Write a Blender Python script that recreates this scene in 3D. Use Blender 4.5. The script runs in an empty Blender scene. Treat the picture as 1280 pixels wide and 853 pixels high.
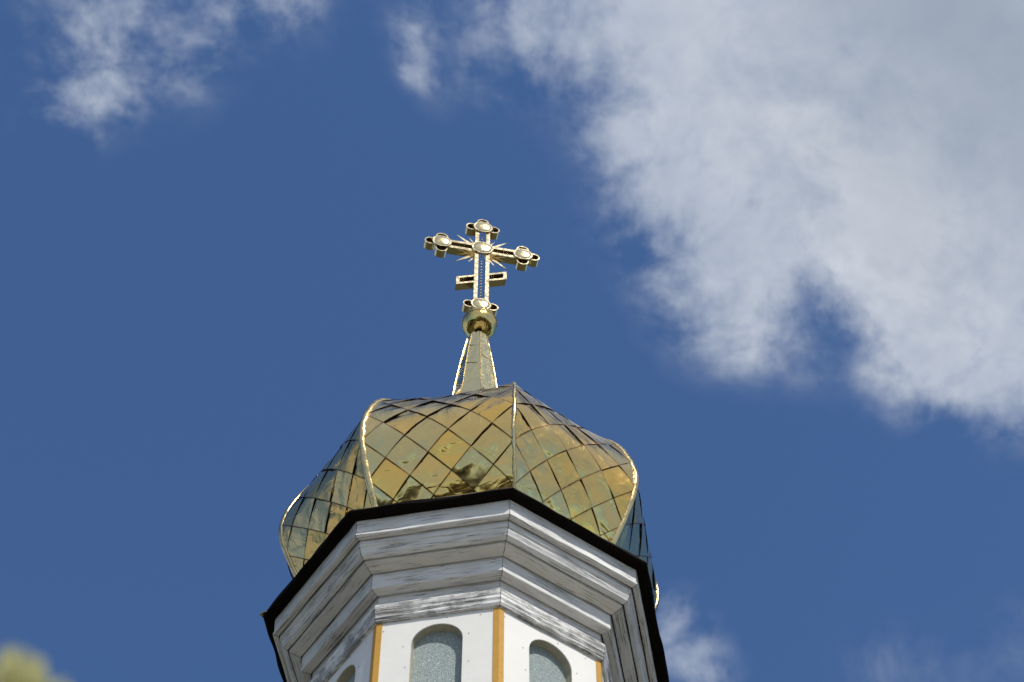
import bpy, bmesh, math, random
from mathutils import Vector, Matrix, noise
R = math.radians
random.seed(11)
S = bpy.context.scene
COL = S.collection

# ------------------------------------------------------------------ camera
EYE = Vector((0.0, -14.562, 1.6))
PITCH, YAW, ROLL = R(56.928), R(1.612), R(0.343)
fw = Vector((math.sin(YAW) * math.cos(PITCH), math.cos(YAW) * math.cos(PITCH), math.sin(PITCH)))
rt0 = Vector((math.cos(YAW), -math.sin(YAW), 0))
up0 = rt0.cross(fw)
rt = rt0 * math.cos(ROLL) + up0 * math.sin(ROLL)
up = -rt0 * math.sin(ROLL) + up0 * math.cos(ROLL)
cam = bpy.data.cameras.new('camera')
cam.sensor_width = 36
cam.lens = 78.74
cam.clip_start = 0.05
cam.clip_end = 3000
cam.dof.use_dof = True
cam.dof.focus_distance = 24.3
cam.dof.aperture_fstop = 2.2
co = bpy.data.objects.new('camera', cam)
COL.objects.link(co)
co.matrix_world = Matrix(((rt.x, up.x, -fw.x, EYE.x), (rt.y, up.y, -fw.y, EYE.y), (rt.z, up.z, -fw.z, EYE.z), (0, 0, 0, 1)))
S.camera = co

# ------------------------------------------------------------------ exposure, sun, sky
S.view_settings.view_transform = 'Standard'
S.view_settings.look = 'None'
S.view_settings.exposure = 0.0
S.view_settings.gamma = 1.0
S.view_settings.use_curve_mapping = False
SUN_EL, SUN_AZ = R(52), R(-60)
sd = Vector((math.cos(SUN_EL) * math.cos(SUN_AZ), math.cos(SUN_EL) * math.sin(SUN_AZ), math.sin(SUN_EL)))
sl = bpy.data.lights.new('sun', 'SUN')
sl.energy = 4.0
sl.angle = R(0.53)
sl.color = (1.0, 0.95, 0.87)
so = bpy.data.objects.new('sun', sl)
COL.objects.link(so)
so.rotation_euler = (-sd).to_track_quat('-Z', 'Y').to_euler()

W = bpy.data.worlds.new('World')
S.world = W
W.use_nodes = True
nt = W.node_tree
nt.nodes.clear()
class NB:
    """a small node builder"""
    def __init__(s, tree): s.t = tree
    def n(s, kind, **kw):
        o = s.t.nodes.new(kind)
        for k, v in kw.items(): setattr(o, k, v)
        return o
    def put(s, sock, v):
        if hasattr(v, 'is_output'): s.t.links.new(v, sock)
        elif v is not None: sock.default_value = v
    def math(s, op, a, b=None, c=None, clamp=False):
        o = s.n('ShaderNodeMath', operation=op, use_clamp=clamp)
        s.put(o.inputs[0], a)
        if b is not None: s.put(o.inputs[1], b)
        if c is not None: s.put(o.inputs[2], c)
        return o.outputs[0]
    def vmath(s, op, a, b=None, scale=None):
        o = s.n('ShaderNodeVectorMath', operation=op)
        s.put(o.inputs[0], a)
        if b is not None: s.put(o.inputs[1], b)
        if scale is not None: s.put(o.inputs['Scale'], scale)
        return o.outputs['Value'] if op in ('DOT_PRODUCT', 'LENGTH') else o.outputs['Vector']
    def noise(s, vec, scale, detail=4, rough=.5, dist=0., dim='3D'):
        o = s.n('ShaderNodeTexNoise', noise_dimensions=dim)
        s.put(o.inputs['Vector'], vec)
        o.inputs['Scale'].default_value = scale
        o.inputs['Detail'].default_value = detail
        o.inputs['Roughness'].default_value = rough
        o.inputs['Distortion'].default_value = dist
        return o.outputs['Fac']
    def mr(s, v, a, b, c=0., d=1., smooth=False):
        o = s.n('ShaderNodeMapRange')
        if smooth: o.interpolation_type = 'SMOOTHSTEP'
        s.put(o.inputs[0], v)
        for i, x in zip((1, 2, 3, 4), (a, b, c, d)): s.put(o.inputs[i], x)
        return o.outputs[0]
    def mix(s, f, a, b):
        o = s.n('ShaderNodeMix', data_type='RGBA')
        s.put(o.inputs[0], f)
        s.put(o.inputs[6], (*a, 1) if isinstance(a, tuple) else a)
        s.put(o.inputs[7], (*b, 1) if isinstance(b, tuple) else b)
        return o.outputs[2]
    def bump(s, h, strength, dist, normal=None):
        o = s.n('ShaderNodeBump')
        o.inputs['Strength'].default_value = strength
        o.inputs['Distance'].default_value = dist
        s.put(o.inputs['Height'], h)
        if normal is not None: s.put(o.inputs['Normal'], normal)
        return o.outputs[0]

b = NB(nt)
sky = b.n('ShaderNodeTexSky', sky_type='NISHITA')
sky.sun_disc = False
sky.sun_elevation = SUN_EL
sky.sun_rotation = math.atan2(sd.x, sd.y)
sky.altitude = 0
sky.air_density = 1.0
sky.dust_density = 0.0
sky.ozone_density = 10.0
dirv = b.n('ShaderNodeTexCoord').outputs['Generated']
dirn = b.vmath('NORMALIZE', dirv)
# cloud banks: (direction, angular radius, weight)
BANKS = [
    ((0.1372, 0.4151, 0.8994), 0.0536, 0.75),
    ((0.1989, 0.4182, 0.8863), 0.0714, 1.20),
    ((0.2252, 0.4674, 0.8549), 0.0607, 1.00),
    ((0.1673, 0.4622, 0.8708), 0.0536, 0.95),
    ((0.1932, 0.5050, 0.8412), 0.0411, 0.80),
    ((0.1046, 0.4618, 0.8808), 0.0429, 0.60),
    ((0.0861, 0.4833, 0.8712), 0.0304, 0.60),
    ((0.0993, 0.5055, 0.8571), 0.0304, 0.54),
    ((0.1277, 0.5092, 0.8511), 0.0268, 0.52),
    ((0.1038, 0.5294, 0.8420), 0.0232, 0.48),
    ((0.0606, 0.4237, 0.9038), 0.0339, 0.50),
    ((0.2332, 0.5378, 0.8102), 0.0268, 0.72),
    ((0.2012, 0.5367, 0.8194), 0.0214, 0.46),
    ((0.0444, 0.4165, 0.9080), 0.0196, 0.40),
    ((0.0559, 0.4643, 0.8839), 0.0121, 0.46),
    ((0.1253, 0.5396, 0.8326), 0.0196, 0.26),
    ((0.1492, 0.5252, 0.8378), 0.0150, -0.30),
    ((0.1653, 0.5368, 0.8273), 0.0125, -0.22),
    ((0.1196, 0.4839, 0.8669), 0.0093, -0.26),
    ((0.2195, 0.5282, 0.8203), 0.0093, -0.25),
    ((0.0964, 0.5210, 0.8481), 0.0079, -0.20),
    ((0.1946, 0.5434, 0.8166), 0.0143, 0.22),
    ((-0.1665, 0.4265, 0.8890), 0.0357, 0.48),
    ((-0.1462, 0.4179, 0.8966), 0.0250, 0.34),
    ((-0.1813, 0.4582, 0.8701), 0.0171, 0.46),
    ((-0.1662, 0.4498, 0.8775), 0.0143, 0.34),
    ((-0.1085, 0.4141, 0.9037), 0.0268, 0.34),
    ((-0.0842, 0.4144, 0.9062), 0.0179, 0.26),
    ((-0.1288, 0.4388, 0.8893), 0.0161, 0.24),
    ((-0.0323, 0.4269, 0.9037), 0.0114, 0.66),
    ((-0.0298, 0.4411, 0.8970), 0.0086, 0.60),
    ((0.0148, 0.4273, 0.9040), 0.0214, 0.54),
    ((0.0047, 0.4434, 0.8963), 0.0161, 0.22),
    ((-0.0069, 0.4152, 0.9097), 0.0179, 0.26),
    ((-0.0199, 0.4519, 0.8918), 0.0107, 0.15),
    ((0.0914, 0.6447, 0.7590), 0.0171, 0.60),
    ((0.0882, 0.6581, 0.7477), 0.0196, 0.66),
    ((0.1039, 0.6594, 0.7446), 0.0161, 0.34),
    ((0.1745, 0.6462, 0.7430), 0.0286, 0.15),
    ((0.2065, 0.6492, 0.7321), 0.0286, 0.13),
    ((0.2379, 0.6283, 0.7407), 0.0250, 0.17),
    ((-0.02, -0.62, 0.79), .50, 1.9), ((0.50, -0.22, 0.84), .36, 1.9), ((-0.45, -0.80, 0.40), .30, 1.3),  # unseen banks added out of view to brighten walls and gilding
    ((0.02, 0.02, 1.0), .24, .62), ((0.9, -0.2, 0.40), .36, 1.6), ((-0.2, 0.95, 0.2), .30, .8), ((0.3, -0.95, 0.2), .35, 1.2), ((-0.85, 0.33, 0.34), .34, 1.5),  # more added banks out of view, for the gilding to mirror
]
tot = None
for d, r, w in BANKS:
    d = Vector(d).normalized()
    dt = b.vmath('DOT_PRODUCT', dirn, tuple(d))
    e = b.math('EXPONENT', b.math('MULTIPLY_ADD', dt, 2 / r ** 2, -2 / r ** 2))
    tot = b.math('MULTIPLY_ADD', e, w, tot if tot is not None else 0.0)
warp = b.n('ShaderNodeTexNoise')
b.put(warp.inputs['Vector'], dirn)
warp.inputs['Scale'].default_value = 9
warp.inputs['Detail'].default_value = 3
wv = b.vmath('ADD', dirn, b.vmath('SCALE', b.vmath('SUBTRACT', warp.outputs['Color'], (.5, .5, .5)), scale=.05))
f1 = b.noise(wv, 13, 9, .56)
f2 = b.noise(wv, 46, 8, .6)
f3 = b.noise(wv, 120, 6, .6)
rough = b.math('ADD', b.math('ADD', b.math('MULTIPLY_ADD', f1, 2.6, -1.3), b.math('MULTIPLY_ADD', f2, 1.2, -.6)), b.math('MULTIPLY_ADD', f3, .5, -.25))
tot = b.math('MINIMUM', tot, 1.7)
dens = b.math('MULTIPLY_ADD', rough, b.mr(tot, .04, .40, .0, 1.0), tot)
alpha = b.mr(dens, .06, 1.22, 0, 1, True)
def lobe(d, r):
    d = Vector(d).normalized()
    return b.math('EXPONENT', b.math('MULTIPLY_ADD', b.vmath('DOT_PRODUCT', dirn, tuple(d)), 2 / r ** 2, -2 / r ** 2))
thick = b.math('ADD', b.math('MULTIPLY', lobe((0.222, 0.405, 0.885), .11), .62), b.math('MULTIPLY', b.mr(dens, .9, 2.2, 0, 1, True), .30))
puff = b.mr(b.math('ADD', b.math('MULTIPLY', f1, .45), b.math('ADD', b.math('MULTIPLY', b.noise(wv, 30, 6, .55), .40), b.math('MULTIPLY', f3, .15))), .36, .70, 0, 1)
bright = b.math('ADD', b.math('ADD', lobe((0.193, 0.505, 0.841), .055), lobe((0.135, 0.450, 0.883), .05)), b.math('ADD', lobe((0.180, 0.468, 0.865), .04), b.math('ADD', lobe((-0.02, -0.62, 0.79), .6), .45)))
lit = b.math('MULTIPLY', puff, bright, None, True)
shade = b.math('MULTIPLY', b.math('MULTIPLY_ADD', puff, -.3, 1.15), thick, None, True)
ccol = b.mix(shade, b.mix(lit, (.425, .485, .595), (.74, .77, .83)), (.335, .39, .475))
bg1 = b.n('ShaderNodeBackground')
b.put(bg1.inputs['Color'], sky.outputs[0])
bg1.inputs['Strength'].default_value = 0.124
bg2 = b.n('ShaderNodeBackground')
b.put(bg2.inputs['Color'], ccol)
bg2.inputs['Strength'].default_value = 1.0
mx = b.n('ShaderNodeMixShader')
b.put(mx.inputs[0], b.math('MULTIPLY', alpha, .94))
nt.links.new(bg1.outputs[0], mx.inputs[1])
nt.links.new(bg2.outputs[0], mx.inputs[2])
wo = b.n('ShaderNodeOutputWorld')
nt.links.new(mx.outputs[0], wo.inputs[0])

# ------------------------------------------------------------------ materials
def mat(name):
    m = bpy.data.materials.new(name)
    m.use_nodes = True
    t = m.node_tree
    bs = t.nodes['Principled BSDF']
    return m, NB(t), bs

def gold_tiles():
    m, b, bs = mat('gold_tiles')
    uv = b.n('ShaderNodeUVMap').outputs[0]
    fr = b.vmath('FRACTION', uv)
    fl = b.vmath('FLOOR', uv)
    sx = b.n('ShaderNodeSeparateXYZ'); b.put(sx.inputs[0], fr)
    edge = b.math('MINIMUM', b.math('SUBTRACT', 1.0, sx.outputs[0]), sx.outputs[1])
    edge2 = b.math('MINIMUM', sx.outputs[0], b.math('SUBTRACT', 1.0, sx.outputs[1]))
    wn = b.n('ShaderNodeTexWhiteNoise', noise_dimensions='2D'); b.put(wn.inputs['Vector'], fl)
    rnd = wn.outputs['Value']
    base = b.mix(b.mr(rnd, .1, .9), (.58, .485, .235), (.83, .52, .135))
    geo = b.n('ShaderNodeTexCoord').outputs['Object']
    blot = b.mr(b.noise(geo, 5, 5, .6), .48, .75, 0, 1, True)
    base = b.mix(b.math('MULTIPLY', blot, .35), base, (.50, .40, .19))
    dirt = b.math('MULTIPLY', b.mr(edge2, .0, .05, 1, 0), b.mr(b.noise(geo, 14, 3, .6), .35, .7, .3, 1))
    seam = b.mr(edge, .018, .034, 1, 0)
    col = b.mix(b.math('MULTIPLY', dirt, .75), base, (.13, .07, .025))
    col = b.mix(seam, col, (.10, .05, .018))
    b.put(bs.inputs['Base Color'], col)
    bs.inputs['Metallic'].default_value = 1
    b.put(bs.inputs['Roughness'], b.math('ADD', b.mr(b.noise(geo, 7, 4, .6), .3, .7, .10, .24), b.math('MULTIPLY', seam, .3)))
    off = b.vmath('ADD', geo, b.vmath('SCALE', wn.outputs['Color'], scale=9.0))
    h1 = b.noise(off, 2.4, 1.5, .45, .9)
    h2 = b.noise(off, 6, 1, .4, .8)
    cr = b.math('ABSOLUTE', b.math('SUBTRACT', b.noise(off, 1.9, 2, .5, 1.6), .5))
    cr = b.mr(cr, 0, .05, 1, 0, True)
    rv = b.vmath('SUBTRACT', wn.outputs['Color'], (.5, .5, .5))
    tl = b.vmath('DOT_PRODUCT', b.vmath('SUBTRACT', fr, (.5, .5, 0)), rv)
    h1 = b.math('MULTIPLY_ADD', tl, .32, h1)
    hh = b.math('ADD', b.math('MULTIPLY_ADD', cr, .030, h1), b.math('MULTIPLY', h2, .08))
    b.put(bs.inputs['Normal'], b.bump(hh, 1.0, .046))
    return m

def gold_sheet(name, c=(.70, .57, .27), rough=.12, bsc=18, bd=.008, dirt=.35):
    m, b, bs = mat(name)
    g = b.n('ShaderNodeTexCoord').outputs['Object']
    n1 = b.mr(b.noise(g, 9, 5, .6), .45, .75, 0, 1, True)
    b.put(bs.inputs['Base Color'], b.mix(b.math('MULTIPLY', n1, dirt), c, (.30, .20, .08)))
    bs.inputs['Metallic'].default_value = 1
    b.put(bs.inputs['Roughness'], b.mr(b.noise(g, 30, 3, .5), .3, .7, rough * .7, rough * 1.5))
    b.put(bs.inputs['Normal'], b.bump(b.noise(g, bsc, 3, .5, .5), .8, bd))
    return m

def painted_wood(name, paint, worn_shade, amount, crack):
    m, b, bs = mat(name)
    uv = b.n('ShaderNodeUVMap').outputs[0]
    mp = b.n('ShaderNodeMapping'); b.put(mp.inputs[0], uv); mp.inputs['Scale'].default_value = (3.2, 46, 1)
    st = b.noise(mp.outputs[0], 1.6, 6, .68, .35)
    mp2 = b.n('ShaderNodeMapping'); b.put(mp2.inputs[0], uv); mp2.inputs['Scale'].default_value = (1.3, 60, 1)
    ck = b.noise(mp2.outputs[0], 2.0, 3, .5, .5)
    patch = b.noise(uv, 3.2, 5, .62)
    wear = b.mr(b.math('ADD', st, b.math('MULTIPLY_ADD', patch, .9, -.45)), .64 - amount, .74 - amount, 0, 1, True)
    col = b.mix(b.math('MULTIPLY', wear, .8), paint, worn_shade)
    grime = b.mr(b.noise(uv, 1.7, 6, .65), .42, .72, 0, .28, True)
    col = b.mix(grime, col, (.36, .35, .31))
    ckm = b.math('MULTIPLY', b.mr(ck, crack, crack + .022, 0, 1), b.mr(patch, .38, .58, 0, 1))
    col = b.mix(b.math('MULTIPLY', ckm, .85), col, (.045, .042, .038))
    b.put(bs.inputs['Base Color'], col)
    bs.inputs['Roughness'].default_value = .62
    hh = b.math('ADD', b.math('MULTIPLY', st, .6), b.math('MULTIPLY', ckm, -1.2))
    b.put(bs.inputs['Normal'], b.bump(hh, .7, .006))
    return m

def plain(name, c, rough=.6, var=.12, scale=6, bd=.0, metal=0., bsc=40):
    m, b, bs = mat(name)
    g = b.n('ShaderNodeTexCoord').outputs['Object']
    n1 = b.noise(g, scale, 5, .6)
    dk = tuple(x * (1 - var * 2) for x in c)
    b.put(bs.inputs['Base Color'], b.mix(b.mr(n1, .35, .75), c, dk))
    bs.inputs['Roughness'].default_value = rough
    bs.inputs['Metallic'].default_value = metal
    if max(c) < .03: bs.inputs['Specular IOR Level'].default_value = .08
    if bd: b.put(bs.inputs['Normal'], b.bump(b.noise(g, bsc, 4, .55), .8, bd))
    return m

def frosted():
    m, b, bs = mat('frosted_glass')
    g = b.n('ShaderNodeTexCoord').outputs['Object']
    v = b.n('ShaderNodeTexVoronoi'); b.put(v.inputs['Vector'], g); v.inputs['Scale'].default_value = 135
    spk = b.mr(b.n('ShaderNodeTexWhiteNoise').outputs[0], 0, 1)
    wn = b.n('ShaderNodeTexWhiteNoise'); b.put(wn.inputs['Vector'], v.outputs['Position'])
    r = wn.outputs['Value']
    col = b.mix(b.mr(r, .1, .95), (.29, .36, .365), (.41, .485, .48))
    col = b.mix(b.mr(r, .955, .985), col, (.80, .84, .82))  # scattered pale cells paint the sparkle of the textured glass
    b.put(bs.inputs['Base Color'], col)
    b.put(bs.inputs['Roughness'], b.mr(r, 0, 1, .18, .5))
    bs.inputs['IOR'].default_value = 1.45
    b.put(bs.inputs['Normal'], b.bump(v.outputs['Distance'], .8, .01))
    return m

M = {}
M['tile'] = gold_tiles()
M['rib'] = gold_sheet('gold_rib_strip', (.68, .52, .25), .25, 9, .006, .4)
M['ball'] = gold_sheet('gold_ball', (.72, .54, .20), .13, 7, .022, .3)
M['cross'] = gold_sheet('gold_cross', (.82, .68, .42), .14, 5, .0006, .08)
M['disc'] = gold_sheet('gold_disc', (.66, .57, .33), .17, 12, .004, .1)
M['spire'] = gold_sheet('gold_spire', (.58, .52, .29), .22, 2, .012, .10)
M['shade_plate'] = plain('slot_shade', (.022, .014, .010), .5)  # dark plates stand in for shade inside the open slots and rings
M['seam'] = gold_sheet('tarnished_seam', (.34, .24, .10), .28, 20, .004, .6)
M['back'] = plain('dark_underlay', (.03, .02, .012), .8)
M['fascia'] = painted_wood('white_painted_board', (.77, .77, .76), (.36, .355, .335), -.035, .585)
M['worn_shade'] = painted_wood('shaded_worn_board', (.62, .625, .61), (.27, .265, .245), .035, .57)  # side faces: their shade put into a greyer paint, plus heavier wear
M['soffit'] = painted_wood('bounce_tinted_board', (.76, .745, .69), (.36, .35, .31), -.01, .59)  # warm tint paints the ground bounce into the undersides
M['bed'] = painted_wood('weathered_white_board', (.80, .80, .785), (.26, .255, .245), .16, .53)
M['panel'] = plain('white_panel', (.84, .825, .785), .38, .035, 2.2, .006, 0, 2.2)
M['trim'] = plain('yellow_trim', (.56, .295, .03), .42, .06, 9, .001)
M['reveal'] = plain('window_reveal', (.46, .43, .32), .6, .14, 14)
M['glass'] = frosted()
M['eave'] = plain('rusty_dark_sheet', (.006, .0045, .0035), .75, .3, 9, .004)
M['screw'] = plain('grey_screw', (.30, .30, .29), .5)

# ------------------------------------------------------------------ mesh helpers
def link(name, bm, m, parent=None, smooth=False):
    me = bpy.data.meshes.new(name)
    bm.to_mesh(me); bm.free()
    for x in (m if isinstance(m, (list, tuple)) else [m]): me.materials.append(x)
    if smooth:
        for p in me.polygons: p.use_smooth = True
    o = bpy.data.objects.new(name, me)
    COL.objects.link(o)
    if parent: o.parent = parent
    return o
def thing(name, label, cat, loc=(0, 0, 0)):
    o = bpy.data.objects.new(name, None)
    o.empty_display_size = .2
    o.location = loc
    COL.objects.link(o)
    o['label'] = label; o['category'] = cat
    return o
def box(bm, lo, hi, f=None, mi=0, bev=0):
    vs = [bm.verts.new((f or Vector)((x, y, z))) for x in (lo[0], hi[0]) for y in (lo[1], hi[1]) for z in (lo[2], hi[2])]
    fs = []
    for q in ((0, 1, 3, 2), (4, 6, 7, 5), (0, 4, 5, 1), (2, 3, 7, 6), (0, 2, 6, 4), (1, 5, 7, 3)):
        fc = bm.faces.new([vs[i] for i in q]); fc.material_index = mi; fs.append(fc)
    return fs
def prism(bm, pts, y0, y1, f=None, mi=0):
    """a closed outline in x,z pushed from y0 to y1"""
    f = f or Vector
    a = [bm.verts.new(f((x, y0, z))) for x, z in pts]
    c = [bm.verts.new(f((x, y1, z))) for x, z in pts]
    bm.faces.new(a).material_index = mi
    bm.faces.new(c[::-1]).material_index = mi
    n = len(pts)
    for i in range(n):
        bm.faces.new((a[i], c[i], c[(i + 1) % n], a[(i + 1) % n])).material_index = mi
def tube(bm, pts, radii, n=8, f=None, cap=True):
    rings = []
    for i, p in enumerate(pts):
        p = Vector(p)
        t = (Vector(pts[min(i + 1, len(pts) - 1)]) - Vector(pts[max(i - 1, 0)])).normalized()
        a = t.orthogonal().normalized() if i == 0 else (rings_a - t * rings_a.dot(t)).normalized()
        rings_a = a
        c = t.cross(a)
        r = radii[i] if isinstance(radii, (list, tuple)) else radii
        rings.append([bm.verts.new((f or Vector)(p + (a * math.cos(k * 2 * math.pi / n) + c * math.sin(k * 2 * math.pi / n)) * r)) for k in range(n)])
    for A, B in zip(rings, rings[1:]):
        for k in range(n):
            bm.faces.new((A[k], A[(k + 1) % n], B[(k + 1) % n], B[k]))
    if cap:
        bm.faces.new(rings[0][::-1]); bm.faces.new(rings[-1])
def fix(bm): bmesh.ops.recalc_face_normals(bm, faces=bm.faces)

PHI = 10.43
HE = 18.383
def az(k): return R(-90 + PHI + 45 * k)
def corner(k, r, z): return Vector((r * math.cos(az(k)), r * math.sin(az(k)), HE + z))

# ------------------------------------------------------------------ ground
def struct(o, kind='structure'): o['kind'] = kind; return o
m, b, bs = mat('grass_ground')
g = b.n('ShaderNodeTexCoord').outputs['Object']
b.put(bs.inputs['Base Color'], b.mix(b.mr(b.noise(g, .35, 8, .65), .35, .65), (.035, .042, .014), (.07, .062, .026)))
bs.inputs['Roughness'].default_value = .9
b.put(bs.inputs['Normal'], b.bump(b.noise(g, 12, 5, .6), 1, .05))
bm = bmesh.new()
bmesh.ops.create_grid(bm, x_segments=40, y_segments=40, size=900)
struct(link('ground', bm, m))
m, b, bs = mat('paving')
g = b.n('ShaderNodeTexCoord').outputs['Object']
br = b.n('ShaderNodeTexBrick'); b.put(br.inputs['Vector'], g); br.inputs['Scale'].default_value = 3
br.inputs['Color1'].default_value = (.46, .42, .36, 1); br.inputs['Color2'].default_value = (.38, .35, .30, 1); br.inputs['Mortar'].default_value = (.15, .14, .12, 1)
b.put(bs.inputs['Base Color'], br.outputs['Color'])
bs.inputs['Roughness'].default_value = .85
bm = bmesh.new()
bmesh.ops.create_circle(bm, cap_ends=True, segments=64, radius=22)
o = struct(link('pavement', bm, m)); o.location = (3, -13, .004)

# a belt of woods round the churchyard on the near side: only the gilding mirrors it
m, b, bs = mat('woods')
g = b.n('ShaderNodeTexCoord').outputs['Object']
b.put(bs.inputs['Base Color'], b.mix(b.mr(b.noise(g, .3, 4, .6), .3, .7), (.05, .05, .02), (.10, .09, .04)))
bs.inputs['Roughness'].default_value = .8
bm = bmesh.new()
random.seed(77)
for i in range(70):
    a = R(random.uniform(-205, 25)); rr = random.uniform(44, 62)
    cx, cy = rr * math.cos(a), rr * math.sin(a)
    h = random.uniform(9, 15); w = random.uniform(3.2, 5.5)
    for q in range(130):
        t = random.random() ** .7
        wr = w * math.sqrt(max(0, 1 - (2 * t - 1) ** 2)) * random.random() ** .4
        th = random.uniform(0, 6.283)
        c = Vector((cx + wr * math.cos(th), cy + wr * math.sin(th), h * (.12 + .88 * t)))
        d = Vector((random.gauss(0, 1), random.gauss(0, 1), random.gauss(0, 1))).normalized()
        e = d.orthogonal().normalized(); f_ = d.cross(e)
        s_ = random.uniform(.6, 1.3)
        bm.faces.new([bm.verts.new(c + v * s_) for v in (e, f_, -e, -f_)])
struct(link('woods', bm, m), 'stuff')

# ------------------------------------------------------------------ church tower
tower = thing('church_tower', 'white octagonal church tower with stepped wooden cornice and gold diamond tiled onion dome', 'church tower')
C8 = math.cos(math.pi / 8); S8 = math.sin(math.pi / 8)
NB8 = range(-3, 5)

# lower storey and skirt roof (below the picture)
bm = bmesh.new()
box(bm, (-2.6, -2.6, 0), (2.6, 2.6, 12.2))
link('lower_storey', bm, M['panel'], tower)
bm = bmesh.new()
base = [bm.verts.new(v) for v in ((-2.95, -2.95, 12.1), (2.95, -2.95, 12.1), (2.95, 2.95, 12.1), (-2.95, 2.95, 12.1))]
top = [bm.verts.new(corner(k, 1.55, 13.6 - HE)) for k in NB8]
bm.faces.new(base[::-1])
quad = {0: 1, 1: 1, 2: 2, 3: 2, 4: 3, 5: 3, 6: 0, 7: 0}
for i in range(8):
    j = (i + 1) % 8
    mid = (top[i].co + top[j].co) / 2
def nearest(v): return min(base, key=lambda q: (q.co.xy.normalized() - v.co.xy.normalized()).length)
for i in range(8):
    j = (i + 1) % 8
    a, c = nearest(top[i]), nearest(top[j])
    bm.faces.new((top[j], top[i], a) if a is c else (top[j], top[i], a, c))
fix(bm)
link('skirt_roof', bm, M['eave'], tower)

# cornice boards: one octagonal ring per board, weathered along its length
def board_ring(name, prof, m, jit, seed, nseg=36, sub=3):
    """prof: open outline (r, z) from top to bottom, swept round the octagon with mitred corners"""
    pr = []
    for (a, c) in zip(prof, prof[1:]):
        L = math.hypot(a[0] - c[0], a[1] - c[1])
        n = max(1, min(6, int(L / .02))) if sub else 1
        for i in range(n): pr.append((a[0] + (c[0] - a[0]) * i / n, a[1] + (c[1] - a[1]) * i / n))
    pr.append(prof[-1])
    bm = bmesh.new()
    uvl = bm.loops.layers.uv.new('UVMap')
    for k in NB8:
        vv = []; acc = 0
        for i, (r, z) in enumerate(pr):
            if i: acc += math.hypot(r - pr[i - 1][0], z - pr[i - 1][1])
            A, B = corner(k, r, z), corner(k + 1, r, z)
            row = []
            for s in range(nseg + 1):
                t = .0022 + .9956 * s / nseg
                p = A.lerp(B, t)
                L = (B - A).length
                q = Vector((k * 7.3 + t * L * 2.2, z * 11, seed * 3.7))
                env = min(1, 6 * t, 6 * (1 - t)) * .8 + .2
                d = noise.noise(q) * .7 + noise.noise(q * 3.1) * .4
                nrm = Vector((math.cos(az(k + .5)), math.sin(az(k + .5)), 0))
                dz = noise.noise(q * 1.7 + Vector((9, 4, 2)))
                e = jit * (.35 if 0 < s < nseg else 0) if i in (0, len(pr) - 1) else jit
                p = p + nrm * d * e * env + Vector((0, 0, dz * e * env * .8))
                row.append((bm.verts.new(p), (t * L + k * 5.17, acc + seed * 3.1)))
            vv.append(row)
        for i in range(len(vv) - 1):
            for s in range(nseg):
                q = (vv[i][s], vv[i + 1][s], vv[i + 1][s + 1], vv[i][s + 1])
                fc = bm.faces.new([x[0] for x in q])
                fc.material_index = 0 if k in (-1, 0) else 1  # side faces take the copy with shade painted in and more wear
                for lp, x in zip(fc.loops, q): lp[uvl].uv = x[1]
    return link(name, bm, [m, M['worn_shade']] if m is not M['bed'] else [m, m], tower)

board_ring('crown_fascia', [(1.70, -.032), (1.918, -.034), (1.912, -.218), (1.922, -.232), (1.922, -.250), (1.905, -.262), (1.866, -.266), (1.866, -.222)], M['fascia'], .0075, 1)
board_ring('crown_molding', [(1.74, -.225), (1.850, -.226), (1.848, -.335), (1.832, -.346), (1.826, -.372), (1.812, -.40), (1.806, -.418), (1.780, -.438), (1.762, -.446), (1.762, -.405)], M['fascia'], .0055, 2)
board_ring('upper_soffit', [(1.66, -.405), (1.746, -.408), (1.742, -.468), (1.690, -.49), (1.630, -.512), (1.630, -.47)], M['soffit'], .003, 3)
board_ring('frieze_board', [(1.50, -.475), (1.614, -.476), (1.612, -.519), (1.608, -.690), (1.614, -.700), (1.606, -.712), (1.565, -.716), (1.514, -.721), (1.514, -.68)], M['fascia'], .003, 4)
board_ring('architrave_board', [(1.40, -.685), (1.498, -.686), (1.496, -.728), (1.494, -.815), (1.46, -.816)], M['fascia'], .002, 5)
board_ring('bed_molding', [(1.45, -.818), (1.500, -.820), (1.528, -.862), (1.541, -.884), (1.540, -.93), (1.531, -.955), (1.534, -.985), (1.520, -1.015), (1.524, -1.045), (1.510, -1.076), (1.475, -1.084), (1.43, -1.084)], M['bed'], .0085, 6, 60)

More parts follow.
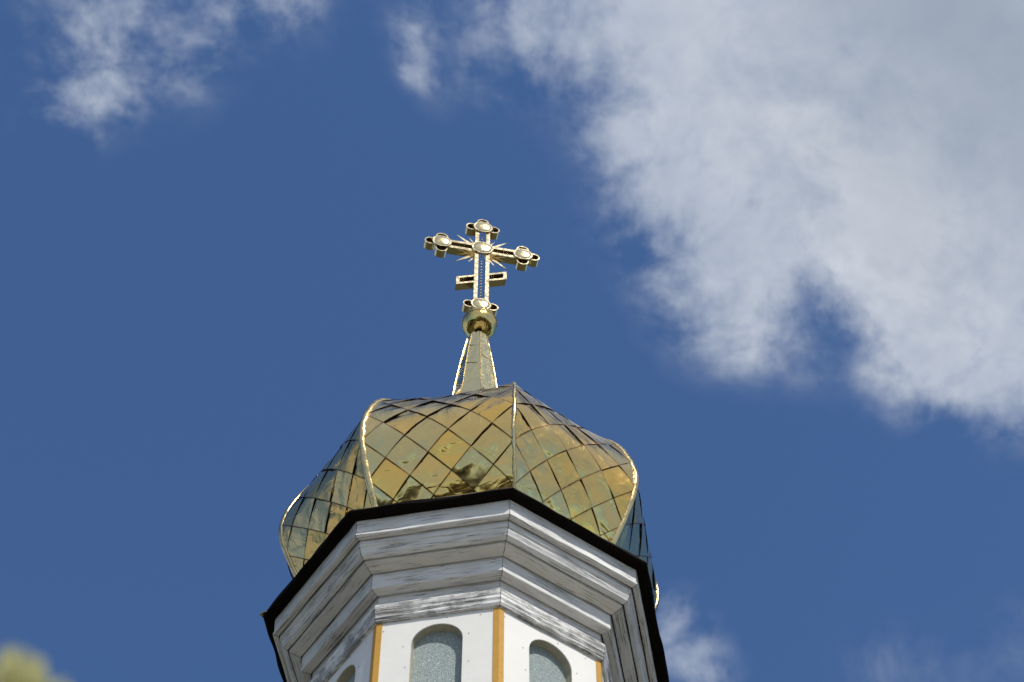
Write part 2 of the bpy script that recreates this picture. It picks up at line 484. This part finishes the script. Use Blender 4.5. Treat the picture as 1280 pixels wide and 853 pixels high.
# wall panels with arched openings, one per face
RW = 1.478
FW2 = RW * S8            # half face width
APO = RW * C8
ZT, ZB = -1.07, -5.0
AW, ASP = .236, -1.425   # half opening width, springing line
WB = -3.0                # window sill
def face_frame(k):
    a = az(k + .5)
    n = Vector((math.cos(a), math.sin(a), 0)); t = Vector((-math.sin(a), math.cos(a), 0))
    return lambda v: n * (APO + v[1]) + t * v[0] + Vector((0, 0, HE + v[2]))
def arch(hw, sp, wb, n=20):
    return [(-hw, wb)] + [(-hw * math.cos(math.pi * i / n), sp + hw * math.sin(math.pi * i / n)) for i in range(n + 1)] + [(hw, wb)]
random.seed(5)
for k in NB8:
    f = face_frame(k)
    bm = bmesh.new()
    ar = arch(AW, ASP, WB)
    n = len(ar)
    av = [bm.verts.new(f((x, 0, z))) for x, z in ar]
    rv = [bm.verts.new(f((x, -.012, z))) for x, z in ar]
    outer = []
    for x, z in ar:
        if z <= WB + .001: outer.append((math.copysign(FW2, x), WB))
        elif z <= ASP + .001: outer.append((math.copysign(FW2, x), ASP))
        else:
            th = math.atan2(z - ASP, x)
            c, s = math.cos(th), math.sin(th)
            tx = FW2 / abs(c) if abs(c) > 1e-6 else 9; tz = (ZT - ASP) / s
            q = min(tx, tz); outer.append((c * q, ASP + s * q))
    ov = [bm.verts.new(f((x, 0, z))) for x, z in outer]
    tl, tr = bm.verts.new(f((-FW2, 0, ZT))), bm.verts.new(f((FW2, 0, ZT)))
    bl, br_ = bm.verts.new(f((-FW2, 0, ZB))), bm.verts.new(f((FW2, 0, ZB)))
    for i in range(n - 1):
        bm.faces.new((ov[i], av[i], av[i + 1], ov[i + 1]))
        bm.faces.new((av[i], rv[i], rv[i + 1], av[i + 1]))
        a, c = outer[i], outer[i + 1]
        if abs(a[0] + FW2) < 1e-4 and a[1] < ZT - 1e-4 and abs(c[1] - ZT) < 1e-4 and c[0] > -FW2: bm.faces.new((ov[i], ov[i + 1], tl))
        if abs(c[0] - FW2) < 1e-4 and c[1] < ZT - 1e-4 and abs(a[1] - ZT) < 1e-4 and a[0] < FW2: bm.faces.new((ov[i], ov[i + 1], tr))
    bm.faces.new((ov[0], bl, br_, ov[-1], av[-1], av[0]))
    fix(bm)
    # screw heads round the opening
    for x, z in ((-.30, -1.46), (.285, -1.40), (-.29, -1.72), (.30, -1.74), (-.49, -1.18), (.40, -1.15), (.10, -1.125), (-.30, -2.1), (.30, -2.1)):
        x += random.uniform(-.015, .015); z += random.uniform(-.02, .02)
        ring = [(x + .0055 * math.cos(q * math.pi / 4), z + .0055 * math.sin(q * math.pi / 4)) for q in range(8)]
        if abs(x) < FW2 - .06: prism(bm, ring, .001, .004, f, 1)
    link('wall_panel', bm, [M['panel'], M['screw']], tower)
    # window: reveal, glass behind it, sill
    bm = bmesh.new()
    a1 = arch(AW + .004, ASP, WB); a2 = arch(AW - .004, ASP, WB)
    v1 = [bm.verts.new(f((x, -.0125, z))) for x, z in a1]
    v2 = [bm.verts.new(f((x, -.088, z))) for x, z in a2]
    for i in range(n - 1): bm.faces.new((v1[i], v2[i], v2[i + 1], v1[i + 1]))
    fix(bm)
    w = link('window', bm, M['reveal'], tower)
    bm = bmesh.new()
    prism(bm, arch(AW + .01, ASP, WB), -.088, -.096, f)
    fix(bm)
    link('pane', bm, M['glass'], w)
    bm = bmesh.new()
    box(bm, (-AW - .04, -.088, WB - .03), (AW + .04, .05, WB - .001), f)
    fix(bm)
    link('sill', bm, M['panel'], w)

# yellow corner strips: bent over each corner
for k in NB8:
    bm = bmesh.new()
    w_ = .051; th = .007
    def leg(kk, sgn):
        a = az(kk); n = Vector((math.cos(a), math.sin(a), 0)); t = Vector((-math.sin(a), math.cos(a), 0)); return n, t
    P = corner(k, RW, 0); P.z = 0
    f1 = Vector((math.cos(az(k + .5)), math.sin(az(k + .5)), 0)); t1 = Vector((-f1.y, f1.x, 0))
    f0 = Vector((math.cos(az(k - .5)), math.sin(az(k - .5)), 0)); t0 = -Vector((-f0.y, f0.x, 0))
    nb = Vector((math.cos(az(k)), math.sin(az(k)), 0))
    sec = [P + t0 * w_ + f0 * .001, P + t0 * w_ + f0 * th, P + nb * th / C8, P + t1 * w_ + f1 * th, P + t1 * w_ + f1 * .001, P + nb * .001]
    zs = [HE - 1.09, HE - 1.5, HE - 2.2, HE - 5.0]
    rows = [[bm.verts.new(Vector((q.x, q.y, z))) for q in sec] for z in zs]
    # the upper end is cut to a shallow point
    for i in (0, 1, 3, 4): rows[0][i].co.z -= .004
    for A, B in zip(rows, rows[1:]):
        for i in range(6): bm.faces.new((A[i], B[i], B[(i + 1) % 6], A[(i + 1) % 6]))
    bm.faces.new(rows[0]); bm.faces.new(rows[-1][::-1])
    fix(bm)
    nails = []
    for z in (-1.32, -1.62, -1.95):
        c = P + f1 * (th + .001) + t1 * .03; c.z = HE + z
        ring = [c + t1 * .004 * math.cos(q * math.pi / 3) + Vector((0, 0, .004 * math.sin(q * math.pi / 3))) for q in range(6)]
        fc = bm.faces.new([bm.verts.new(q) for q in ring]); fc.material_index = 1
    link('corner_strip', bm, [M['trim'], M['back']], tower)

# eave: dark rusted underside with a folded gold flashing on top
def ring_mesh(name, prof, m, closed=True, nseg=14, jit=0., seed=1):
    bm = bmesh.new()
    for k in NB8:
        rows = []
        for i, (r, z) in enumerate(prof):
            A, B = corner(k, r, z), corner(k + 1, r, z)
            row = []
            for s in range(nseg + 1):
                t = s / nseg
                e = jit * min(1, 5 * t, 5 * (1 - t))
                q = Vector((k * 5.1 + t * 3, i * 2.3, seed))
                row.append(bm.verts.new(A.lerp(B, t) + Vector((0, 0, noise.noise(q * 2) * e)) + Vector((math.cos(az(k + .5)), math.sin(az(k + .5)), 0)) * noise.noise(q * 1.7 + Vector((5, 5, 5))) * e))
            rows.append(row)
        pairs = list(zip(rows, rows[1:])) + ([(rows[-1], rows[0])] if closed else [])
        for A, B in pairs:
            for s in range(nseg): bm.faces.new((A[s], B[s], B[s + 1], A[s + 1]))
    bmesh.ops.remove_doubles(bm, verts=bm.verts, dist=.0008)
    fix(bm)
    return link(name, bm, m, tower)
ring_mesh('eave', [(1.50, .055), (2.036, .012), (2.042, -.012), (2.030, -.026), (1.70, -.036), (1.50, -.038)], M['eave'], True, 24, .018)
ring_mesh('eave_flashing', [(1.42, .085), (2.028, .024), (2.030, .014), (1.42, .066)], M['rib'], True, 16, .005)

bm = bmesh.new()
tip = corner(-2, 2.045, .012)
dv = Vector((math.cos(az(-2)), math.sin(az(-2)), 0))
sv = Vector((-dv.y, dv.x, 0))
top_ = [bm.verts.new(tip + v) for v in (dv * .03 + Vector((0, 0, .012)), sv * .045 - dv * .02 + Vector((0, 0, .02)), -dv * .05 + Vector((0, 0, .045)), -sv * .045 - dv * .02 + Vector((0, 0, .02)))]
low_ = [bm.verts.new(v.co - Vector((0, 0, .022))) for v in top_]
bm.faces.new(top_); bm.faces.new(low_[::-1])
for i in range(4): bm.faces.new((top_[i], low_[i], low_[(i + 1) % 4], top_[(i + 1) % 4]))
fix(bm)
link('flashing_tip', bm, M['rib'], tower)

# ------------------------------------------------------------------ onion dome
PROF = [(1.40, -.02), (1.45, .06), (1.53, .22), (1.66, .46), (1.77, .66), (1.88, .92), (1.955, 1.12), (1.992, 1.30), (1.992, 1.48), (1.955, 1.68), (1.885, 1.90), (1.785, 2.12), (1.625, 2.335), (1.39, 2.54), (1.14, 2.77), (.90, 3.03), (.70, 3.30), (.54, 3.60), (.43, 3.90), (.37, 4.06)]
# smooth resample by arc length
def catmull(P, n):
    out = []
    for i in range(len(P) - 1):
        p0, p1, p2, p3 = P[max(i - 1, 0)], P[i], P[i + 1], P[min(i + 2, len(P) - 1)]
        for j in range(n):
            t = j / n
            out.append(tuple(.5 * (2 * p1[c] + (p2[c] - p0[c]) * t + (2 * p0[c] - 5 * p1[c] + 4 * p2[c] - p3[c]) * t * t + (3 * p1[c] - p0[c] - 3 * p2[c] + p3[c]) * t ** 3) for c in (0, 1)))
    out.append(P[-1]); return out
FP = catmull(PROF, 10)
ARC = [0.]
for a, c in zip(FP, FP[1:]): ARC.append(ARC[-1] + math.hypot(a[0] - c[0], a[1] - c[1]))
def at_arc(s):
    s = min(max(s, 0), ARC[-1] - 1e-6)
    lo, hi = 0, len(ARC) - 1
    while hi - lo > 1:
        mdl = (lo + hi) // 2
        if ARC[mdl] <= s: lo = mdl
        else: hi = mdl
    t = (s - ARC[lo]) / (ARC[hi] - ARC[lo])
    return FP[lo][0] + (FP[hi][0] - FP[lo][0]) * t, FP[lo][1] + (FP[hi][1] - FP[lo][1]) * t
def arc_of_z(z):
    return next(a for a, p in zip(ARC, FP) if p[1] >= z)
def daz(k, z):
    """hand-made dome: one arris wanders a little from its true corner"""
    if (k % 8) != 0: return 0.
    return R(4.5 * max(0, 1 - z / 1.1) + .6 + 2.6 * max(0, min(1, (z - 1.6) / .9)))
def dcorner(k, s):
    r, z = at_arc(s)
    a = az(k) + daz(k, z)
    return Vector((r * math.cos(a), r * math.sin(a), HE + z))
NH = 7
HP = .246
S0 = arc_of_z(.95)
NT = 8
bm = bmesh.new()
uvl = bm.loops.layers.uv.new('UVMap')
random.seed(3)
vmin = math.floor(-S0 / HP) - 1; vmax = math.ceil((ARC[-1] - S0) / HP) + 1
def surf(k, u, s):
    A, B = dcorner(k, s), dcorner(k + 1, s)
    P = A.lerp(B, u)
    n = (dcorner(k + 1, s) - A).cross(dcorner(k, s + .02) - dcorner(k, s - .02)).normalized()
    zz = A.z - HE
    return P - n * ((.006 + .036 * min(1, max(0, (zz - 1.3) / 1.0))) * 4 * u * (1 - u)), n
for k in NB8:
    for U in range(-1, NH):
        for V in range(vmin, vmax + 1):
            if (U + V + k) % 2: continue
            tx, ty = random.gauss(0, .006), random.gauss(0, .006)
            pil = random.uniform(.002, .010)
            sd_ = random.uniform(0, 99)
            vs = {}
            def vert(i, j):
                if (i, j) not in vs:
                    p, q = i / NT, j / NT
                    u = (U + p + q) / NH; s = S0 + (V + q - p) * HP
                    uc = min(max(u, 0), 1)
                    P, n = surf(k, uc, s)
                    lip = max(p, 1 - q)
                    h = .0075 * lip ** 3 - .0035 + tx * (p - .5) + ty * (q - .5) + pil * (1 - (2 * p - 1) ** 2) * (1 - (2 * q - 1) ** 2)
                    h += .006 * noise.noise(P * 5 + Vector((sd_, 0, 0))) + 0.0010 * noise.noise(P * 13 + Vector((0, sd_, 0)))
                    edgef = min(1, min(uc, 1 - uc) * 9)
                    vs[(i, j)] = bm.verts.new(P + n * h * (.25 + .75 * edgef))
                return vs[(i, j)]
            for i in range(NT):
                for j in range(NT):
                    for tri in (((i, j), (i + 1, j), (i, j + 1)), ((i + 1, j), (i + 1, j + 1), (i, j + 1))):
                        uc = (U + sum(a + c for a, c in tri) / 3 / NT) / NH
                        sc = S0 + (V + sum(c - a for a, c in tri) / 3 / NT) * HP
                        if uc < 0 or uc > 1 or sc < 0 or sc > ARC[-1]: continue
                        fc = bm.faces.new([vert(*x) for x in tri])
                        fc.smooth = True
                        for lp, (a, c) in zip(fc.loops, tri):
                            lp[uvl].uv = (U + 40 + k * 20 + min(max(a / NT, .001), .999), V + 60 + min(max(c / NT, .001), .999))
bmesh.ops.delete(bm, geom=[v for v in bm.verts if not v.link_faces], context='VERTS')
bm.normal_update()
dome = link('onion_dome', bm, M['tile'], tower)
# dark underlay seen through the laps
bm = bmesh.new()
NS = 60
for k in NB8:
    rows = []
    for i in range(NS + 1):
        s = ARC[-1] * i / NS
        row = []
        for j in range(9):
            P, n = surf(k, j / 8, s); row.append(bm.verts.new(P - n * .016))
        rows.append(row)
    for A, B in zip(rows, rows[1:]):
        for j in range(8): bm.faces.new((A[j], A[j + 1], B[j + 1], B[j]))
link('underlay', bm, M['back'], dome)
# crumpled folded strips along the eight arrises
def fix_strip(bm, k, pts, rad):
    f0 = Vector((-math.sin(az(k - .5)), math.cos(az(k - .5)), 0)); f1 = Vector((-math.sin(az(k + .5)), math.cos(az(k + .5)), 0))
    rows = []
    for i, (p, w) in enumerate(zip(pts, rad)):
        t = (pts[min(i + 1, len(pts) - 1)] - pts[max(i - 1, 0)]).normalized()
        n0 = f0.cross(t).normalized(); n1 = f1.cross(t).normalized(); nm = (n0 + n1).normalized()
        q = Vector((k * 9.7, i * .21, 0))
        def j(c): return .006 * noise.noise(q * .8 + Vector((0, 0, c)))
        rows.append([bm.verts.new(x) for x in (p - f0 * w + n0 * -.004, p - f0 * w + n0 * (.009 + j(1)), p - f0 * w * .45 + n0 * (.013 + j(2)), p + nm * (.021 + j(3)), p + f1 * w * .45 + n1 * (.013 + j(4)), p + f1 * w + n1 * (.009 + j(5)), p + f1 * w + n1 * -.004)])
    for A, B in zip(rows, rows[1:]):
        for c in range(6): bm.faces.new((A[c], A[c + 1], B[c + 1], B[c]))
    fix(bm)
random.seed(9)
for k in NB8:
    bm = bmesh.new()
    pts, rad = [], []
    n = 150
    for i in range(n):
        s = ARC[-1] * (.012 + .985 * i / (n - 1))
        c = dcorner(k, s); a = az(k)
        out = Vector((math.cos(a), math.sin(a), 0))
        q = Vector((k * 7.1, s * 7, 1.3))
        pts.append(c + out * (-.003 + .005 * noise.noise(q * 1.3)) + Vector((-out.y, out.x, 0)) * .007 * noise.noise(q * .9 + Vector((3, 3, 3))))
        rad.append((.017 if k == 0 else .037) + .009 * noise.noise(q * 2.7) + (.005 if i % 11 == 0 else 0))
    fix_strip(bm, k, pts, rad)
    link('rib', bm, M['rib'], dome, True)

# ------------------------------------------------------------------ spire neck
spire_prof = [(.38, 3.90), (.315, 4.10), (.268, 4.36), (.244, 4.62), (.196, 5.05), (.150, 5.40), (.122, 5.60)]
bm = bmesh.new()
uvl = bm.loops.layers.uv.new('UVMap')
for k in NB8:
    rows = []
    lvl = catmull(spire_prof, 5)
    for i, (r, z) in enumerate(lvl):
        A, B = corner(k, r, z), corner(k + 1, r, z)
        nn = Vector((math.cos(az(k + .5)), math.sin(az(k + .5)), .2))
        rows.append([bm.verts.new(A.lerp(B, t) + nn * (.004 * noise.noise(Vector((k * 3, z * 6, t * 2))) * (1 if 0 < t < 1 else 0)) + Vector((0, 0, (.03 * noise.noise(Vector((k, t * 5, 2))) if i == len(lvl) - 1 else 0)))) for t in (0, .25, .5, .75, 1)])
    for A, B in zip(rows, rows[1:]):
        for j in range(4): bm.faces.new((A[j], A[j + 1], B[j + 1], B[j]))
for k in NB8:       # lapped joints folded into the sheets
    for zz in ((4.80, 5.24) if k % 2 else (4.98,)):
        j = next(q for q in range(len(lvl) - 1) if lvl[q + 1][1] >= zz)
        t = (zz - lvl[j][1]) / (lvl[j + 1][1] - lvl[j][1]); r = lvl[j][0] + (lvl[j + 1][0] - lvl[j][0]) * t
        A, B = corner(k, r, zz + .02), corner(k + 1, r, zz - .02)
        nn = Vector((math.cos(az(k + .5)), math.sin(az(k + .5)), .2))
        tube(bm, [A.lerp(B, .06) + nn * .001, A.lerp(B, .5) + nn * .002, A.lerp(B, .94) + nn * .001], .0035, 6)
sp = link('spire', bm, M['spire'], tower)
for k in NB8:
    bm = bmesh.new()
    pts, rad = [], []
    for i in range(50):
        z = 4.12 + 1.465 * i / 49
        lv = catmull(spire_prof, 5)
        j = next(q for q in range(len(lv) - 1) if lv[q + 1][1] >= z)
        t = (z - lv[j][1]) / (lv[j + 1][1] - lv[j][1]); r = lv[j][0] + (lv[j + 1][0] - lv[j][0]) * t
        pts.append(corner(k, r + .004 + .003 * noise.noise(Vector((k * 5, z * 9, 0))), z))
        rad.append((.0095 if k % 8 in (2, 6) else .0055) + .0018 * noise.noise(Vector((k * 5, z * 9, 7))))
    tube(bm, pts, rad, 8)
    fix(bm)
    link('seam_ridge', bm, M['rib'] if k % 8 in (2, 6) else M['seam'], sp, True)

# ------------------------------------------------------------------ cross with its ball
cross = thing('gilded_cross', 'gilded cross with round bosses and star rays, standing on a ball above the dome', 'cross', (0.018, 0, HE + 5.93))
cross.rotation_euler = (0, 0, R(8.8))
ZC = 7.635 - 5.93     # centre of the cross above the ball's centre
bm = bmesh.new()
bmesh.ops.create_uvsphere(bm, u_segments=48, v_segments=32, radius=.214)
for v in bm.verts:
    v.co *= 1 + .010 * noise.noise(v.co * 9)
link('ball', bm, M['ball'], cross, True)
bm = bmesh.new()
tube(bm, [(.216 * math.cos(i * math.pi / 32), .216 * math.sin(i * math.pi / 32), .004) for i in range(65)], .0035, 6, None, False)
link('ball_seam', bm, M['ball'], bpy.data.objects['ball'])
DY = .052
def rails(name, boxes):
    bm = bmesh.new()
    for lo, hi in boxes: box(bm, (lo[0], -DY, lo[1]), (hi[0], DY, hi[1]))
    fix(bm)
    return link(name, bm, M['cross'], cross)
OW, IW = .094, .046
rails('upright', [((-OW, ZC - 1.40), (-IW, ZC + .46)), ((IW, ZC - 1.40), (OW, ZC + .46))])
for s in (-1, 1):
    x0, x1 = (OW + .001, .46) if s > 0 else (-.46, -OW - .001)
    arm = rails('arm', [((x0, ZC + IW - .003), (x1, ZC + OW - .003)), ((x0, ZC - OW), (x1, ZC - IW))])
for a_ in [o for o in cross.children if o.name.startswith('arm')]:
    s = 1 if a_.data.vertices[0].co.x > 0 else -1
    bm = bmesh.new()
    box(bm, (min(s * .10, s * .44), .020, ZC - IW + .001), (max(s * .10, s * .44), .030, ZC + IW - .004))
    fix(bm)
    link('shade_plate', bm, M['shade_plate'], a_)  # plate paints in the shade deep in the arm's slot
# slanted foot bar with an open slot, either side of the upright
def slant(x): return x * .485
for s in (-1, 1):
    bm = bmesh.new()
    X0, X1 = .0965 * s, .315 * s
    zc = ZC - .705
    hh, th = .088, .036
    def P(x, dz): return (x, zc + slant(x) + dz)
    xi = X1 - .042 * s
    for quad in ([P(X0, hh), P(X1, hh), P(X1, hh - th), P(X0, hh - th)], [P(X0, -hh), P(X1, -hh), P(X1, -hh + th), P(X0, -hh + th)], [P(xi, hh - th - .0005), P(X1, hh - th - .0005), P(X1, -hh + th + .0005), P(xi, -hh + th + .0005)]):
        prism(bm, quad, -DY + .002, DY - .002)
    fix(bm)
    fb = link('foot_bar', bm, M['cross'], cross)
    bm = bmesh.new()
    prism(bm, [P(X0, hh - th - .001), P(xi, hh - th - .001), P(xi, -hh + th + .001), P(X0, -hh + th + .001)], .018, .028)
    fix(bm)
    link('shade_plate', bm, M['shade_plate'], fb)  # painted shade behind the foot bar's slot
# trefoil ends: short open rings round a domed boss
def ring(x, z, ro, ri):
    bm = bmesh.new()
    n = 36
    pr = [(ri, -DY), (ro, -DY), (ro, DY), (ri, DY)]
    rows = [[bm.verts.new((x + r * math.cos(2 * math.pi * i / n), y, z + r * math.sin(2 * math.pi * i / n))) for r, y in pr] for i in range(n)]
    for i in range(n):
        A, B = rows[i], rows[(i + 1) % n]
        for j in range(4): bm.faces.new((A[j], A[(j + 1) % 4], B[(j + 1) % 4], B[j]))
    fix(bm)
    tr = link('trefoil_ring', bm, M['cross'], cross)
    bm = bmesh.new()
    prism(bm, [(x + (ri - .001) * math.cos(i * math.pi / 12), z + (ri - .001) * math.sin(i * math.pi / 12)) for i in range(24)], .022, .032)
    fix(bm)
    link('shade_plate', bm, M['shade_plate'], tr)  # dark plate for the shade inside the open ring
def boss(x, z, ro):
    bm = bmesh.new()
    n = 40
    ri = ro - .021
    pr = [(ro, -DY + .002), (ro, -DY - .016), (ro - .004, -DY - .020), (ri + .002, -DY - .020), (ri, -DY - .014)]
    for i in range(1, 9):
        t = i / 8; pr.append((ri * math.cos(t * math.pi / 2), -DY - .014 - .022 * math.sin(t * math.pi / 2)))
    rows = []
    for r, y in pr[:-1]:
        rows.append([bm.verts.new((x + r * math.cos(2 * math.pi * i / n), y, z + r * math.sin(2 * math.pi * i / n))) for i in range(n)])
    for a, (A, B) in enumerate(zip(rows, rows[1:])):
        for i in range(n):
            fc = bm.faces.new((A[i], A[(i + 1) % n], B[(i + 1) % n], B[i])); fc.material_index = 0 if a < 4 else 1
            fc.smooth = a >= 4
    c = bm.verts.new((x, pr[-1][1], z))
    for i in range(n):
        fc = bm.faces.new((rows[-1][i], rows[-1][(i + 1) % n], c)); fc.material_index = 1; fc.smooth = True
    bm.faces.new(rows[0])
    fix(bm)
    link('boss', bm, [M['cross'], M['disc']], cross)
ENDS = [(-.521, ZC, ((-1, 0), (0, 1), (0, -1))), (.521, ZC, ((1, 0), (0, 1), (0, -1))), (0, ZC + .517, ((-1, 0), (1, 0), (0, 1))), (0, ZC - 1.344, ((-1, 0), (1, 0)))]
for x, z, rs in ENDS:
    boss(x, z, .127)
    for dx, dz in rs: ring(x + dx * .142, z + dz * .142, .078, .062)
boss(0, ZC, .141)
# star rays between the arms
def spike(tx, tz, bw):
    bm = bmesh.new()
    d = Vector((tx, tz)); nn = Vector((-d.y, d.x)).normalized() * bw
    b0 = d * .22
    pts = [(b0.x + nn.x, ZC + b0.y + nn.y), (tx, ZC + tz), (b0.x - nn.x, ZC + b0.y - nn.y)]
    prism(bm, pts, -.004, .004)
    fix(bm)
    link('ray', bm, M['cross'], cross)
for sx in (-1, 1):
    for sz in (-1, 1):
        spike(.325 * sx, .325 * sz, .034); spike(.17 * sx, .30 * sz, .026); spike(.315 * sx, .165 * sz, .026)
# bead string down the open middle of the upright
bm = bmesh.new()
tube(bm, [(0, 0, ZC - 1.25), (0, 0, ZC + .42)], .0045, 6)
link('wire', bm, M['back'], cross)
bead_m = plain('white_bead', (.75, .74, .72), .25)
for i in range(24):
    bm = bmesh.new()
    bmesh.ops.create_uvsphere(bm, u_segments=10, v_segments=8, radius=.0125, matrix=Matrix.Translation((0, -.006, ZC - 1.2 + i * .068)))
    link('bead', bm, bead_m, cross, True)

# ------------------------------------------------------------------ young tree beside the camera
m, b, bs = mat('tree_leaf')
wn = b.n('ShaderNodeObjectInfo')
g = b.n('ShaderNodeTexCoord').outputs['Object']
b.put(bs.inputs['Base Color'], b.mix(b.mr(b.noise(g, 9, 3, .6), .3, .7), (.62, .62, .36), (.78, .76, .46)))
bs.inputs['Roughness'].default_value = .5
tl = b.n('ShaderNodeBsdfTranslucent'); tl.inputs[0].default_value = (.5, .5, .16, 1)
ms = b.n('ShaderNodeMixShader'); ms.inputs[0].default_value = .35
mo = m.node_tree.nodes['Material Output']
m.node_tree.links.new(bs.outputs[0], ms.inputs[1]); m.node_tree.links.new(tl.outputs[0], ms.inputs[2]); m.node_tree.links.new(ms.outputs[0], mo.inputs[0])
leafm = m
barkm = plain('tree_bark', (.12, .09, .06), .85, .25, 20, .01)
TX, TY = -.665, -12.42
tree = thing('young_tree', 'yellow-green treetop, out of focus, at the bottom left against blue sky', 'tree', (TX, TY, -.02))
bm = bmesh.new()
random.seed(21)
tube(bm, [(0.03, .0, 0), (.0, .02, 1.2), (.01, .0, 2.4), (.0, 0, 3.3), (.012, .004, 3.96)], [.045, .036, .026, .016, .005], 10)
tips = []
for i in range(26):
    z = 1.5 + 2.35 * i / 26
    a = i * 2.4
    L = .34 * (1 - .72 * (z - 1.5) / 2.4) + .04
    e = (L * math.cos(a), L * math.sin(a), z + L * .75)
    if e[2] > 3.97: e = (e[0], e[1], 3.95)
    tube(bm, [(0, 0, z), (e[0] * .5, e[1] * .5, z + L * .28), e], [.010, .006, .002], 5)
    tips.append(((0, 0, z), e))
tips.append(((0, 0, 3.3), (.012, .004, 3.93)))
link('trunk', bm, barkm, tree)
bm = bmesh.new()
for A, B in tips:
    A, B = Vector(A), Vector(B)
    for i in range(95):
        t = random.uniform(.3, 1.0)
        c = A.lerp(B, t) + Vector((random.gauss(0, .026), random.gauss(0, .026), random.gauss(0, .024)))
        d = Vector((random.gauss(0, 1), random.gauss(0, 1), random.gauss(.3, 1))).normalized()
        s = d.orthogonal().normalized() * random.uniform(.007, .012)
        l = random.uniform(.022, .036)
        nrm = d.cross(s).normalized() * .004
        q = [c, c + d * l * .5 + s + nrm, c + d * l, c + d * l * .5 - s + nrm]
        if q[2].z > 3.955: continue
        vs = [bm.verts.new(x) for x in q]
        bm.faces.new((vs[0], vs[1], vs[2])); bm.faces.new((vs[0], vs[2], vs[3]))
for cx, cy, cz, rx, rz, nl in ((.034, -.01, 3.976, .046, .060, 560), (.092, .01, 3.958, .026, .045, 260), (-.02, .02, 3.955, .04, .045, 240)):
    for i in range(nl):      # bushy leading shoots
        d = Vector((random.gauss(0, 1), random.gauss(0, 1), random.gauss(0, 1))).normalized()
        c = Vector((cx, cy, cz)) + Vector((d.x * rx, d.y * rx, d.z * rz)) * random.random() ** .4
        e = Vector((random.gauss(0, 1), random.gauss(0, 1), random.gauss(.3, 1))).normalized()
        w = e.orthogonal().normalized() * .005
        vs = [bm.verts.new(x) for x in (c - e * .009, c + w, c + e * .009, c - w)]
        bm.faces.new(vs)
link('crown', bm, leafm, tree)
